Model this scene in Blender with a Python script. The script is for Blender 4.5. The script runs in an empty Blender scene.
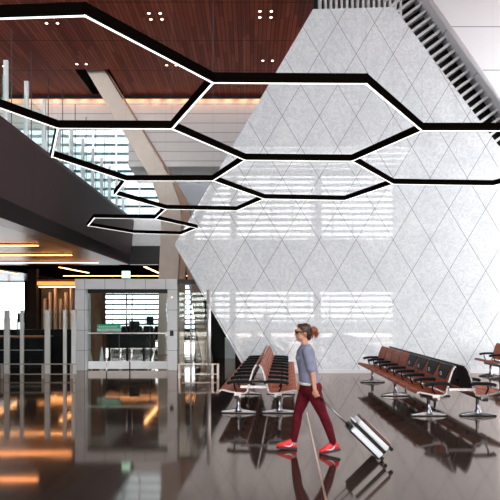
import bpy, bmesh, math, random
from mathutils import Vector, Matrix
PI = math.pi
random.seed(7)
S = bpy.context.scene
COL = S.collection

# ------------------------------------------------------------------ camera
F, HY, H = 550.0, 309.0, 1.83
cam_d = bpy.data.cameras.new('camera'); cam = bpy.data.objects.new('camera', cam_d); COL.objects.link(cam)
cam.location = (0, 0, H); cam.rotation_euler = (PI/2, 0, 0)
cam_d.sensor_width = 36; cam_d.lens = F/500*36; cam_d.shift_y = (HY-250)/500
cam_d.clip_end = 400
S.camera = cam
# ------------------------------------------------------------------ world, exposure
w = bpy.data.worlds.new('sky'); S.world = w; w.use_nodes = True
wn = w.node_tree.nodes; bg = wn['Background']
bg.inputs['Color'].default_value = (0.91, 0.95, 1.0, 1); bg.inputs['Strength'].default_value = 4.2
S.view_settings.view_transform = 'Standard'; S.view_settings.look = 'None'
S.view_settings.gamma = 1; S.view_settings.exposure = 0.85; S.view_settings.use_curve_mapping = False

def area(name, loc, size, rot, energy, color=(1, 1, 1)):
    l = bpy.data.lights.new(name, 'AREA'); l.shape = 'RECTANGLE'; l.size, l.size_y = size
    l.energy = energy; l.color = color
    o = bpy.data.objects.new(name, l); COL.objects.link(o); o.location = loc; o.rotation_euler = rot
    return o
REAR = -7.0
sl_ = bpy.data.lights.new('sun', 'SUN'); sl_.energy = 3.6; sl_.angle = math.radians(52); sl_.color = (1, .96, .90)
sun = bpy.data.objects.new('sun', sl_); COL.objects.link(sun); sun.rotation_euler = Vector((-.22, 1, -.04)).to_track_quat('-Z', 'Y').to_euler()
# portals: they only guide the sampling of the sky through the glazed openings
for nm, loc, sz, rot in (('portal_low', (-5, REAR-.3, 1.6), (29, 3.0), (PI/2, 0, 0)),
                         ('portal_high', (-5, REAR-.3, 8.9), (29, 4.4), (PI/2, 0, 0)),
                         ('portal_far', (-11, 44.4, 2.0), (22, 4.0), (-PI/2, 0, 0)),
                         ('portal_sky', (-2, -3.5, 11.6), (24, 6.2), (0, 0, 0)),
                         ('portal_left', (-22.4, 8.5, 7.9), (6.6, 31), (0, -PI/2, 0)),
                         ('portal_side', (10.4, 12.2, 5.6), (7, 10), (0, PI/2, 0)),
                         ('portal_upper', (-12, 27.9, 8.6), (16, 4.6), (-PI/2, 0, 0))):
    p = area(nm, loc, sz, rot, 1.0); p.data.cycles.is_portal = True

# ------------------------------------------------------------------ helpers
class MB:
    def __init__(s): s.bm = bmesh.new()
    def box(s, c, d, rot=None):
        m = Matrix.Translation(c) @ (rot.to_4x4() if rot else Matrix.Identity(4)) @ Matrix.Diagonal((d[0], d[1], d[2], 1))
        bmesh.ops.create_cube(s.bm, size=1, matrix=m); return s
    def span(s, a, b):
        return s.box([(a[i]+b[i])/2 for i in range(3)], [abs(b[i]-a[i]) for i in range(3)])
    def bar(s, a, b, wd, ht, up=(0, 0, 1)):
        a, b = Vector(a), Vector(b); d = (b-a); L = d.length; z = d.normalized(); u = Vector(up)
        x = u.cross(z)
        if x.length < 1e-4: x = Vector((1, 0, 0)).cross(z)
        x.normalize(); y = z.cross(x)
        m = Matrix((x, y, z)).transposed()
        return s.box((a+b)/2, (wd, ht, L), m)
    def tube(s, pts, r, n=10, caps=True):
        pts = [Vector(p) for p in pts]; rs = r if isinstance(r, (list, tuple)) else [r]*len(pts)
        rings = []; ref = None
        for i, p in enumerate(pts):
            t = (pts[min(i+1, len(pts)-1)]-pts[max(i-1, 0)]).normalized()
            if ref is None:
                ref = Vector((0, 0, 1)) if abs(t.z) < .9 else Vector((1, 0, 0))
            x = (ref - t*ref.dot(t)).normalized(); y = t.cross(x); ref = x
            rings.append([s.bm.verts.new(p+(x*math.cos(2*PI*k/n)+y*math.sin(2*PI*k/n))*rs[i]) for k in range(n)])
        s._skin(rings, caps); return s
    def _skin(s, rings, caps=True, closed=True):
        n = len(rings[0])
        for a, b in zip(rings, rings[1:]):
            for k in range(n if closed else n-1):
                s.bm.faces.new((a[k], a[(k+1) % n], b[(k+1) % n], b[k]))
        if caps and closed:
            s.bm.faces.new(rings[0][::-1]); s.bm.faces.new(rings[-1])
    def prism(s, poly, ax, t0, t1):
        """poly of 2D points extruded along axis ax ('x','y','z') from t0 to t1"""
        def mk(p, t):
            return {'x': (t, p[0], p[1]), 'y': (p[0], t, p[1]), 'z': (p[0], p[1], t)}[ax]
        A = [s.bm.verts.new(mk(p, t0)) for p in poly]; B = [s.bm.verts.new(mk(p, t1)) for p in poly]
        n = len(poly)
        s.bm.faces.new(A); s.bm.faces.new(B[::-1])
        for k in range(n): s.bm.faces.new((A[k], B[k], B[(k+1) % n], A[(k+1) % n]))
        return s
    def hull_faces(s, A, B):
        VA = [s.bm.verts.new(p) for p in A]; VB = [s.bm.verts.new(p) for p in B]; n = len(A)
        s.bm.faces.new(VA); s.bm.faces.new(VB[::-1])
        for k in range(n): s.bm.faces.new((VA[k], VB[k], VB[(k+1) % n], VA[(k+1) % n]))
        return s
    def sphere(s, c, r, seg=16, rot=None):
        r = r if isinstance(r, (list, tuple)) else (r, r, r)
        m = Matrix.Translation(c) @ (rot.to_4x4() if rot else Matrix.Identity(4)) @ Matrix.Diagonal((*r, 1))
        bmesh.ops.create_uvsphere(s.bm, u_segments=seg, v_segments=max(6, seg*2//3), radius=1, matrix=m); return s
    def loft(s, rings, n=24):
        """rings of (cx, cy, cz, rx, ry)"""
        R = [[s.bm.verts.new((c[0]+c[3]*math.cos(2*PI*k/n), c[1]+c[4]*math.sin(2*PI*k/n), c[2])) for k in range(n)] for c in rings]
        s._skin(R); return s
    def build(s, name, mat, parent=None, smooth=False, bevel=0, shift=None):
        bmesh.ops.recalc_face_normals(s.bm, faces=s.bm.faces)
        me = bpy.data.meshes.new(name); s.bm.to_mesh(me); s.bm.free()
        if smooth:
            for p in me.polygons: p.use_smooth = True
        if mat: me.materials.append(mat)
        o = bpy.data.objects.new(name, me); COL.objects.link(o)
        if parent: o.parent = parent
        if bevel:
            b = o.modifiers.new('bevel', 'BEVEL'); b.width = bevel; b.segments = 2; b.limit_method = 'ANGLE'
        return o
def organic(mb, name, mat, parent, voxel=.006, it=4, dec=0):
    o = mb.build(name, mat, None)
    m = o.modifiers.new('r', 'REMESH'); m.mode = 'VOXEL'; m.voxel_size = voxel; m.use_smooth_shade = True
    m = o.modifiers.new('s', 'SMOOTH'); m.factor = .5; m.iterations = it
    dg = bpy.context.evaluated_depsgraph_get(); dg.update()
    me = bpy.data.meshes.new_from_object(o.evaluated_get(dg))
    for p in me.polygons: p.use_smooth = True
    o.modifiers.clear(); o.data = me
    if not me.materials: me.materials.append(mat)
    o.parent = parent
    return o
def tag(o, label=None, cat=None, group=None, kind=None):
    if label: o['label'] = label
    if cat: o['category'] = cat
    if group: o['group'] = group
    if kind: o['kind'] = kind
    return o
def empty(name, loc=(0, 0, 0), rz=0):
    o = bpy.data.objects.new(name, None); COL.objects.link(o); o.location = loc; o.rotation_euler = (0, 0, rz)
    o.empty_display_size = .1
    return o
def struct(mb, name, mat, parent=None, **k):
    o = mb.build(name, mat, parent, **k); o['kind'] = 'structure'; return o
def copy_tree(o, parent=None):
    c = o.copy(); COL.objects.link(c); c.parent = parent
    for ch in [x for x in ALL() if x.parent == o]: copy_tree(ch, c)
    return c
def ALL(): return list(COL.objects)
def at(px, py, Y): return Vector(((px-250)*Y/F, Y, H-(py-HY)*Y/F))

# ------------------------------------------------------------------ materials
MATS = {}
def mat(name, col, rough=.5, metal=0, spec=.5, emit=None, es=0, noise=0, nscale=8, bump=0, coat=0, ior=None):
    m = bpy.data.materials.new(name); m.use_nodes = True; nt = m.node_tree; b = nt.nodes['Principled BSDF']
    b.inputs['Base Color'].default_value = (*col, 1); b.inputs['Roughness'].default_value = rough
    b.inputs['Metallic'].default_value = metal; b.inputs['Specular IOR Level'].default_value = spec
    if ior: b.inputs['IOR'].default_value = ior
    if coat: b.inputs['Coat Weight'].default_value = coat; b.inputs['Coat Roughness'].default_value = .03
    if emit: b.inputs['Emission Color'].default_value = (*emit, 1); b.inputs['Emission Strength'].default_value = es
    tc = nt.nodes.new('ShaderNodeTexCoord')
    if noise:
        n = nt.nodes.new('ShaderNodeTexNoise'); n.inputs['Scale'].default_value = nscale; n.inputs['Detail'].default_value = 4
        nt.links.new(tc.outputs['Object'], n.inputs['Vector'])
        r = nt.nodes.new('ShaderNodeMapRange'); r.inputs[1].default_value = .3; r.inputs[2].default_value = .7
        r.inputs[3].default_value = 1-noise; r.inputs[4].default_value = 1+noise
        nt.links.new(n.outputs['Fac'], r.inputs[0])
        mx = nt.nodes.new('ShaderNodeVectorMath'); mx.operation = 'SCALE'; mx.inputs[0].default_value = col
        nt.links.new(r.outputs[0], mx.inputs['Scale']); nt.links.new(mx.outputs[0], b.inputs['Base Color'])
        if bump:
            bp = nt.nodes.new('ShaderNodeBump'); bp.inputs['Strength'].default_value = bump; bp.inputs['Distance'].default_value = .01
            nt.links.new(n.outputs['Fac'], bp.inputs['Height']); nt.links.new(bp.outputs[0], b.inputs['Normal'])
    return m
class NT:
    """tiny helper to write node maths"""
    def __init__(s, nt): s.nt = nt
    def n(s, t, **k):
        x = s.nt.nodes.new(t)
        for a, b in k.items(): setattr(x, a, b)
        return x
    def m(s, op, a, b=None, c=None):
        x = s.n('ShaderNodeMath', operation=op)
        for i, v in enumerate((a, b, c)):
            if v is None: continue
            if isinstance(v, (int, float)): x.inputs[i].default_value = v
            else: s.nt.links.new(v, x.inputs[i])
        return x.outputs[0]
    def mix(s, f, a, b):
        x = s.n('ShaderNodeMix', data_type='RGBA')
        for i, v in ((0, f), (6, a), (7, b)):
            if isinstance(v, tuple): x.inputs[i].default_value = (*v, 1)
            elif isinstance(v, (int, float)): x.inputs[i].default_value = v
            else: s.nt.links.new(v, x.inputs[i])
        return x.outputs[2]
def base(name):
    m = bpy.data.materials.new(name); m.use_nodes = True; nt = m.node_tree
    k = NT(nt); b = nt.nodes['Principled BSDF']; tc = k.n('ShaderNodeTexCoord')
    sp = k.n('ShaderNodeSeparateXYZ'); nt.links.new(tc.outputs['Object'], sp.inputs[0])
    return m, nt, k, b, tc, sp

# marble with a lattice of diamond joints
marble, nt, k, b, tc, sp = base('marble')
DW, DH = 1.057, 1.77
u0 = k.m('DIVIDE', k.m('SUBTRACT', sp.outputs[0], 3.56), DW); v0 = k.m('DIVIDE', k.m('SUBTRACT', sp.outputs[2], 2.92), DH)
def joint(s):
    f = k.m('FRACT', k.m('ADD', s, 0.0)); d = k.m('MINIMUM', f, k.m('SUBTRACT', 1.0, f)); return d
ja, jb = joint(k.m('ADD', u0, v0)), joint(k.m('SUBTRACT', u0, v0))
jl = k.m('LESS_THAN', k.m('MINIMUM', ja, jb), .009)
no = k.n('ShaderNodeTexNoise'); no.inputs['Scale'].default_value = .9; no.inputs['Detail'].default_value = 9; no.inputs['Distortion'].default_value = 1.5
nt.links.new(tc.outputs['Object'], no.inputs['Vector'])
n2 = k.n('ShaderNodeTexNoise'); n2.inputs['Scale'].default_value = 4; n2.inputs['Detail'].default_value = 8; n2.inputs['Distortion'].default_value = 2
nt.links.new(tc.outputs['Object'], n2.inputs['Vector'])
vein = k.m('MULTIPLY', k.m('ABSOLUTE', k.m('SUBTRACT', n2.outputs['Fac'], .5)), 14); vein = k.m('MINIMUM', vein, 1.0)
# each tile has its own tone
ta = k.m('FLOOR', k.m('ADD', u0, v0)); tb = k.m('FLOOR', k.m('SUBTRACT', u0, v0))
cmb = k.n('ShaderNodeCombineXYZ'); nt.links.new(ta, cmb.inputs[0]); nt.links.new(tb, cmb.inputs[1])
wnz = k.n('ShaderNodeTexWhiteNoise', noise_dimensions='3D'); nt.links.new(cmb.outputs[0], wnz.inputs[0])
c1 = k.mix(no.outputs['Fac'], (.56, .58, .60), (.80, .80, .80))
c2 = k.mix(k.m('MULTIPLY', k.m('SUBTRACT', 1.0, vein), .45), c1, (.42, .43, .46))
c3 = k.mix(k.m('MULTIPLY', wnz.outputs[0], .10), c2, (.56, .57, .59))
nt.links.new(k.mix(jl, c3, (.26, .26, .27)), b.inputs['Base Color'])
b.inputs['Roughness'].default_value = .02; b.inputs['IOR'].default_value = 1.42

# polished stone floor
stone, nt, k, b, tc, sp = base('polished_stone')
ca, sa = math.cos(.069), math.sin(.069)
fx = k.m('SUBTRACT', k.m('MULTIPLY', sp.outputs[0], ca), k.m('MULTIPLY', sp.outputs[1], sa))
fy = k.m('ADD', k.m('MULTIPLY', sp.outputs[0], sa), k.m('MULTIPLY', sp.outputs[1], ca))
gx, gy = joint(k.m('DIVIDE', fx, .9)), joint(k.m('DIVIDE', fy, .9))
gl = k.m('LESS_THAN', k.m('MINIMUM', gx, gy), .005)
no = k.n('ShaderNodeTexNoise'); no.inputs['Scale'].default_value = 1.6; no.inputs['Detail'].default_value = 8; nt.links.new(tc.outputs['Object'], no.inputs['Vector'])
n3 = k.n('ShaderNodeTexNoise'); n3.inputs['Scale'].default_value = 60; n3.inputs['Detail'].default_value = 3; nt.links.new(tc.outputs['Object'], n3.inputs['Vector'])
fa = k.m('FLOOR', k.m('DIVIDE', fx, .9)); fb = k.m('FLOOR', k.m('DIVIDE', fy, .9))
cmb = k.n('ShaderNodeCombineXYZ'); nt.links.new(fa, cmb.inputs[0]); nt.links.new(fb, cmb.inputs[1])
wnz = k.n('ShaderNodeTexWhiteNoise', noise_dimensions='3D'); nt.links.new(cmb.outputs[0], wnz.inputs[0])
c1 = k.mix(no.outputs['Fac'], (.022, .013, .010), (.055, .036, .028))
c2 = k.mix(k.m('MULTIPLY', n3.outputs['Fac'], .35), c1, (.07, .052, .044))
c3 = k.mix(k.m('MULTIPLY', wnz.outputs[0], .35), c2, (.022, .016, .014))
df = k.n('ShaderNodeBsdfDiffuse'); gs_ = k.n('ShaderNodeBsdfGlossy'); gs_.inputs[0].default_value = (1, .87, .80, 1)
nt.links.new(k.mix(gl, c3, (.012, .010, .009)), df.inputs[0])
fr = k.n('ShaderNodeFresnel'); fr.inputs[0].default_value = 1.72
mxs = k.n('ShaderNodeMixShader'); nt.links.new(k.m('MULTIPLY', fr.outputs[0], 1.1), mxs.inputs[0])
nt.links.new(df.outputs[0], mxs.inputs[1]); nt.links.new(gs_.outputs[0], mxs.inputs[2])
nt.links.new(mxs.outputs[0], nt.nodes['Material Output'].inputs[0])
rg = k.m('ADD', k.m('MULTIPLY', no.outputs['Fac'], .06), .035); nt.links.new(rg, gs_.inputs['Roughness'])

# wood plank ceiling
wood, nt, k, b, tc, sp = base('wood_plank')
px_ = k.m('DIVIDE', sp.outputs[0], .14); pid = k.m('FLOOR', px_)
wn1 = k.n('ShaderNodeTexWhiteNoise', noise_dimensions='1D'); nt.links.new(pid, wn1.inputs['W'])
yy = k.m('FLOOR', k.m('DIVIDE', k.m('ADD', sp.outputs[1], k.m('MULTIPLY', wn1.outputs[0], 2.4)), 2.4))
cmb = k.n('ShaderNodeCombineXYZ'); nt.links.new(pid, cmb.inputs[0]); nt.links.new(yy, cmb.inputs[1])
wn2 = k.n('ShaderNodeTexWhiteNoise', noise_dimensions='3D'); nt.links.new(cmb.outputs[0], wn2.inputs[0])
mp = k.n('ShaderNodeMapping'); mp.inputs['Scale'].default_value = (14, .5, 1); nt.links.new(tc.outputs['Object'], mp.inputs[0])
gr = k.n('ShaderNodeTexNoise'); gr.inputs['Scale'].default_value = 2; gr.inputs['Detail'].default_value = 6; nt.links.new(mp.outputs[0], gr.inputs['Vector'])
c1 = k.mix(wn2.outputs[0], (.26, .036, .018), (.52, .105, .050))
c2 = k.mix(k.m('MULTIPLY', gr.outputs['Fac'], .6), c1, (.10, .020, .013))
jn = k.m('MAXIMUM', k.m('LESS_THAN', joint(px_), .05), k.m('LESS_THAN', joint(k.m('DIVIDE', sp.outputs[1], 2.4)), .006))
nt.links.new(k.mix(jn, c2, (.012, .006, .006)), b.inputs['Base Color']); b.inputs['Roughness'].default_value = .45; b.inputs['Specular IOR Level'].default_value = .12

# panel cladding with joints
def panel_mat(name, col, line, ws, hs, rough=.35, t=.012):
    m, nt, k, b, tc, sp = base(name)
    def j(s, w):
        f = k.m('FRACT', k.m('DIVIDE', s, w)); d = k.m('MULTIPLY', k.m('MINIMUM', f, k.m('SUBTRACT', 1.0, f)), w); return k.m('LESS_THAN', d, t)
    jj = j(sp.outputs[2], hs)
    if ws: jj = k.m('MAXIMUM', jj, j(k.m('ADD', sp.outputs[0], sp.outputs[1]), ws))
    nt.links.new(k.mix(jj, col, line), b.inputs['Base Color']); b.inputs['Roughness'].default_value = rough
    return m
white_panel = panel_mat('white_panel', (.66, .64, .65), (.2, .2, .2), 0, 1.22)
white_wall = panel_mat('white_wall', (.72, .71, .70), (.3, .3, .3), 2.4, 1.2)
grey_panel = panel_mat('grey_panel', (.82, .80, .79), (.50, .50, .50), 0, .42, t=.02)
jamb_mat = panel_mat('jamb_panel', (.60, .60, .61), (.25, .25, .25), .6, .6, rough=.25, t=.008)

def glass_mat(name, tint, refl=.07, thru=.0):
    m = bpy.data.materials.new(name); m.use_nodes = True; nt = m.node_tree; nt.nodes.clear()
    o = nt.nodes.new('ShaderNodeOutputMaterial'); t = nt.nodes.new('ShaderNodeBsdfTransparent'); g = nt.nodes.new('ShaderNodeBsdfGlossy')
    t.inputs[0].default_value = (*tint, 1); g.inputs['Roughness'].default_value = .01; g.inputs[0].default_value = (.95, 1, .98, 1)
    fr = nt.nodes.new('ShaderNodeFresnel'); fr.inputs[0].default_value = 1.5
    mu = nt.nodes.new('ShaderNodeMath'); mu.operation = 'MULTIPLY_ADD'; mu.inputs[1].default_value = .55; mu.inputs[2].default_value = 0; mu.use_clamp = True
    nt.links.new(fr.outputs[0], mu.inputs[0])
    mx = nt.nodes.new('ShaderNodeMixShader'); nt.links.new(mu.outputs[0], mx.inputs[0]); nt.links.new(t.outputs[0], mx.inputs[1]); nt.links.new(g.outputs[0], mx.inputs[2])
    nt.links.new(mx.outputs[0], o.inputs[0]); return m
glass = glass_mat('clear_glass', (.90, .96, .95))
frost = mat('frosted_film', (.82, .84, .84), .4)
dark_ceiling = mat('dark_gloss_ceiling', (.008, .007, .007), .3, spec=.12, noise=.15, nscale=1.5)
balcony_mat = panel_mat('balcony_panel', (.050, .028, .030), (.012, .009, .010), 3.0, 3.3, rough=.5, t=.01); balcony_mat.node_tree.nodes['Principled BSDF'].inputs['Specular IOR Level'].default_value = .2
soffit_mat = mat('soffit_dark', (.016, .012, .014), .35, noise=.1)
fascia_mat = mat('pale_fascia', (.88, .87, .86), .4, noise=.05)
steel = mat('brushed_steel', (.74, .72, .70), .42, .6, noise=.05, nscale=40)
chrome = mat('chrome', (.26, .26, .27), .16, 1)
dsteel = mat('dark_steel', (.10, .10, .11), .3, .8)
frame_metal = mat('frame_metal', (.20, .20, .21), .22, 1)
black_metal = mat('black_metal', (.012, .008, .007), .4, .3)
hex_black = mat('hexagon_black', (.003, .002, .0015), .9, 0, spec=.0)
black_pad = mat('black_pad', (.006, .006, .007), .5, spec=.15, noise=.2, nscale=30)
tan_leather = mat('tan_leather', (.40, .088, .030), .45, spec=.12, noise=.22, nscale=18, bump=.3)
brown_leather = mat('brown_leather', (.24, .055, .022), .45, spec=.12, noise=.25, nscale=18, bump=.3)
dark_leather = mat('dark_leather', (.012, .011, .012), .45, spec=.2, noise=.2, nscale=18)
led = mat('led_diffuser', (.9, .9, .9), .4, emit=(1, .97, .93), es=1.1)
warm_led = mat('warm_led', (.9, .6, .4), .4, emit=(1, .40, .15), es=10.0)
spot_led = mat('spot_led', (.9, .8, .7), .4, emit=(1, .62, .45), es=5)
cove_led = mat('cove_led', (.9, .6, .4), .4, emit=(1, .40, .15), es=9)
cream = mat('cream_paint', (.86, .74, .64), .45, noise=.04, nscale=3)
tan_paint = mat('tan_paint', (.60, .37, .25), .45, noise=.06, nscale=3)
louvre_mat = mat('teal_louvre', (.42, .56, .58), .4, .2)
slat_mat = mat('pale_slat', (.62, .61, .62), .35, .1)
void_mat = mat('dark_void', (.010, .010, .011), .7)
facade_mat = mat('facade_frame', (.45, .47, .50), .4)
slab_mat = mat('slab_band', (.30, .31, .33), .5)
timber = mat('timber', (.22, .085, .035), .4, noise=.3, nscale=4)
skin_m = mat('skin', (.60, .30, .19), .5, spec=.2, noise=.06, nscale=20)
hair_m = mat('hair', (.045, .014, .008), .42, noise=.5, nscale=30, bump=.6)
hair2_m = mat('ginger_hair', (.24, .06, .02), .42, noise=.5, nscale=35, bump=.6)
shirt_m = mat('lavender_cotton', (.235, .235, .315), .85, spec=.1, noise=.12, nscale=14, bump=.3)
pants_m = mat('maroon_fabric', (.11, .008, .015), .8, spec=.1, noise=.25, nscale=12, bump=.3)
shoe_m = mat('red_mesh', (.80, .030, .035), .5, noise=.15, nscale=60)
sole_m = mat('dark_sole', (.05, .012, .016), .5)
white_m = mat('white_plastic', (.82, .82, .82), .3)
case_m = mat('white_shell', (.80, .81, .82), .22, noise=.03, nscale=10)
black_m = mat('black_plastic', (.008, .008, .009), .4, spec=.2)
maroon_shell = mat('dark_red_shell', (.10, .035, .03), .3)
green_m = mat('green_sign', (.01, .30, .13), .4, emit=(.02, .45, .22), es=.25)
exit_m = mat('exit_sign_face', (.5, .8, .65), .4, emit=(.45, .95, .70), es=1.0)
brass = mat('brass_strip', (.75, .52, .40), .3, 1)
screen_m = mat('black_screen', (.01, .01, .012), .12)

# ================================================================== SETTING
MY = 15.7                                                     # plane of the marble wall
struct(MB().span((-22, -12, -.12), (10.2, 44.3, 0)), 'floor', stone)
struct(MB().span((-60, -60, -.3), (60, 110, -.14)), 'floor_outside', mat('concrete_apron', (.35, .35, .34), .8, noise=.1, nscale=.5))
# wooden ceiling with the dark opening that lets the column through
CZ, CYE = 11.2, 24.4
SK0, SK1 = -6.6, -.5      # added unseen skylight above and behind the viewer, brightens the hall
ox0, ox1, oy0, oy1 = -6.86, -5.5, 21.5, 24.0
m = MB()
m.span((-22, SK1, CZ), (10.2, oy0, CZ+.3)); m.span((-22, REAR, CZ), (10.2, SK0, CZ+.3)); m.span((-22, SK0, CZ), (-14, SK1, CZ+.3)); m.span((-22, oy1, CZ), (10.2, CYE, CZ+.3))
m.span((-22, oy0, CZ), (ox0, oy1, CZ+.3)); m.span((ox1, oy0, CZ), (10.2, oy1, CZ+.3))
struct(m, 'ceiling', wood)
m = MB(); m.span((ox0-.05, oy0-.05, CZ+1.2), (ox1+.05, oy1+.05, CZ+1.25))
for a, c in (((ox0-.05, oy0-.05, CZ+.3), (ox0, oy1+.05, CZ+1.2)), ((ox1, oy0-.05, CZ+.3), (ox1+.05, oy1+.05, CZ+1.2)),
             ((ox0, oy0-.05, CZ+.3), (ox1, oy0, CZ+1.2)), ((ox0, oy1, CZ+.3), (ox1, oy1+.05, CZ+1.2))): m.span(a, c)
struct(m, 'ceiling_opening', void_mat)
m = MB()
for i in range(6): m.span((-14, SK0+(SK1-SK0)*i/5-.05, CZ+.05), (10.2, SK0+(SK1-SK0)*i/5+.05, CZ+.3))
for i in range(9): m.span((-14+i*3.0-.05, SK0, CZ+.06), (-14+i*3.0+.05, SK1, CZ+.29))
struct(m, 'fill_skylight', facade_mat)  # bars of the added skylight, an invented opening for more daylight
# marble wall: a tapering prism
front = [(-.086, 0), (-2.155, 3.66), (1.80, 10.39), (4.11, 10.45), (7.14, 6.44), (10.1, 2.52), (10.1, 0)]
back = [(.6, 0), (-1.2, 3.66), (2.35, 10.2), (3.9, 10.25), (7.14, 6.1), (10.1, 2.2), (10.1, 0)]
struct(MB().hull_faces([(x, MY, z) for x, z in front], [(x, MY+.7, z) for x, z in back]), 'wall_back', marble)
struct(MB().span((-.06, MY-.02, 0), (10.1, MY-.001, .10)), 'baseboard_back', slat_mat)
# cladding to the upper right of the slatted band
c0, c1 = (4.97, 10.62), (7.14, 7.57)
sl = (c1[1]-c0[1])/(c1[0]-c0[0])
top = (c0[0]-(CZ-c0[1])/(-sl), CZ)
low = (10.1, c1[1]+sl*(10.1-c1[0]))
struct(MB().prism([top, c0, c1, low, (10.1, CZ)], 'y', MY-.25, MY+.5), 'wall_upper', white_panel)
struct(MB().tube([(top[0]-.02, MY-.26, top[1]), (low[0]-.02, MY-.26, low[1])], .07), 'trim_1', slat_mat, smooth=True)
# dark recess behind the slats and behind the marble top
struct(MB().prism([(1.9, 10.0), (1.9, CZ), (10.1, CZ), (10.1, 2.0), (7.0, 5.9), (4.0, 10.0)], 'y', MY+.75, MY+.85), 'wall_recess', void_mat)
# room shell
struct(MB().span((10, REAR, 0), (10.2, 8.8, CZ)), 'wall_right', white_wall)
struct(MB().span((10.1, 15.6, 0), (10.2, 18, CZ)), 'wall_right_end', white_wall)
m = MB()
for i in range(6): m.span((10.02, 8.8+i*1.36-.05, 0), (10.18, 8.8+i*1.36+.05, CZ))
for i in range(8): m.span((10.02, 8.8, i*1.58), (10.18, 15.6, i*1.58+.08))
struct(m, 'fill_window_right', facade_mat)  # added side glazing out of view, lets in extra light from the right
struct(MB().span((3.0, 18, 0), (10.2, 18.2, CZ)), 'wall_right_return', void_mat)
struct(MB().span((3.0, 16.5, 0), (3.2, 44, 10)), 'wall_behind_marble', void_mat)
m = MB()
for i in range(16): m.span((-22.15, REAR+i*2-.06, 4.5), (-22.05, REAR+i*2+.06, CZ))
for z_ in (5.0, 7.1, 9.2, 11.1): m.span((-22.16, REAR, z_), (-22.04, 24, z_+.1))
struct(m, 'fill_window_left', facade_mat)  # invented high glazing, unseen, lights the wood ceiling, bulkhead and column
struct(MB().span((-22.2, 24.0, 4.5), (-22, 44.3, CZ+.3)), 'wall_left_upper', white_wall)
struct(MB().span((-22.2, REAR, 0), (-22, 44.3, 4.5)), 'wall_left', mat('dark_wall', (.10, .09, .09), .5, noise=.1))
# slatted band around the marble
m = MB(); dx, dz = 4.11-7.14, 10.45-6.44; L = math.hypot(dx, dz); ux, uz = -dx/L, -dz/L; nx, nz = -uz, ux   # along band, across band
wd = 1.02
k0 = 0
while k0*.235 < 11.2:
    bx, bz = 4.11+ux*(k0*.235-.35), 10.45+uz*(k0*.235-.35); k0 += 1
    if bz < 2.4: break
    ex, ez = bx+nx*(-wd if nz*-1 > 0 and nx < 0 else wd), bz+nz*(-wd if nx < 0 else wd)
    if ez > CZ: f_ = (CZ-bz)/(ez-bz); ex, ez = bx+(ex-bx)*f_, CZ
    m.bar((bx-nx*.02, MY+.30, bz), (ex, MY+.30, ez), .075, .26, up=(0, 1, 0))
for i in range(16):
    x = 2.0+i*.155
    m.span((x, MY+.2, 10.2), (x+.07, MY+.5, CZ))
o = struct(m, 'trim_4', slat_mat); o['label'] = 'pale metal slats in the recess along the top and right edge of the marble wall'

# balcony: parapet running along the left side and its far return
bal = empty('balcony', (-6, 15, 4.05)); tag(bal, 'dark brown upper balcony with sloping parapet along the left side', 'balcony')
def off(o, p): o.parent = p; o.location = -Vector(p.location); return o
prof = [(-6.07, 4.05), (-5.92, 4.48), (-5.78, 6.20), (-5.84, 6.36), (-6.05, 6.36), (-6.3, 4.7), (-6.6, 4.05)]
off(MB().prism(prof[1:6]+[(-6.35, 4.48)], 'y', REAR+.4, 27.5).build('parapet', balcony_mat), bal)
off(MB().prism([(-6.07, 4.05), (-5.92, 4.48), (-6.35, 4.48), (-6.6, 4.05)], 'y', REAR+.4, 27.5).build('edge_band', soffit_mat), bal)
off(MB().span((-5.95, 27.4, 4.97), (2.98, 27.5, 6.4)).build('return_fascia', fascia_mat), bal)
off(MB().span((-6.0, 27.35, 4.05), (2.98, 27.75, 4.97)).build('return_band', soffit_mat), bal)
struct(MB().span((-22, REAR+.4, 4.05), (-6.61, 27.74, 4.5)), 'ceiling_lower', dark_ceiling)
struct(MB().span((-22, 27.76, 4.05), (-14.02, 44, 4.5)), 'ceiling_lower_deep', dark_ceiling)
struct(MB().span((-14, 27.76, 4.05), (3.0, 44, 4.5)), 'ceiling_lower_far', mat('dark_matt_ceiling', (.010, .008, .008), .8, spec=0))
# glazed balustrade: glass sheets, white posts and rods
bl = empty('balustrade', (-5.95, 12, 6.36)); tag(bl, 'glass balustrade with tall white posts standing on the balcony parapet', 'balustrade')
for i in range(13):
    y = 11.0+i*1.24
    off(MB().span((-6.03, y-.035, 6.362), (-5.93, y+.035, 7.92)).build('post', mat('post_white', (.72, .74, .75), .35) if i == 0 else bpy.data.materials['post_white']), bl)
    off(MB().tube([(-5.90, y+.12, 6.362), (-5.90, y+.12, 8.75)], .014, 6).build('rod', dsteel), bl)
    off(MB().span((-5.985, y+.06, 6.365), (-5.97, y+1.18, 7.5)).build('glass_pane', glass), bl)
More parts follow.
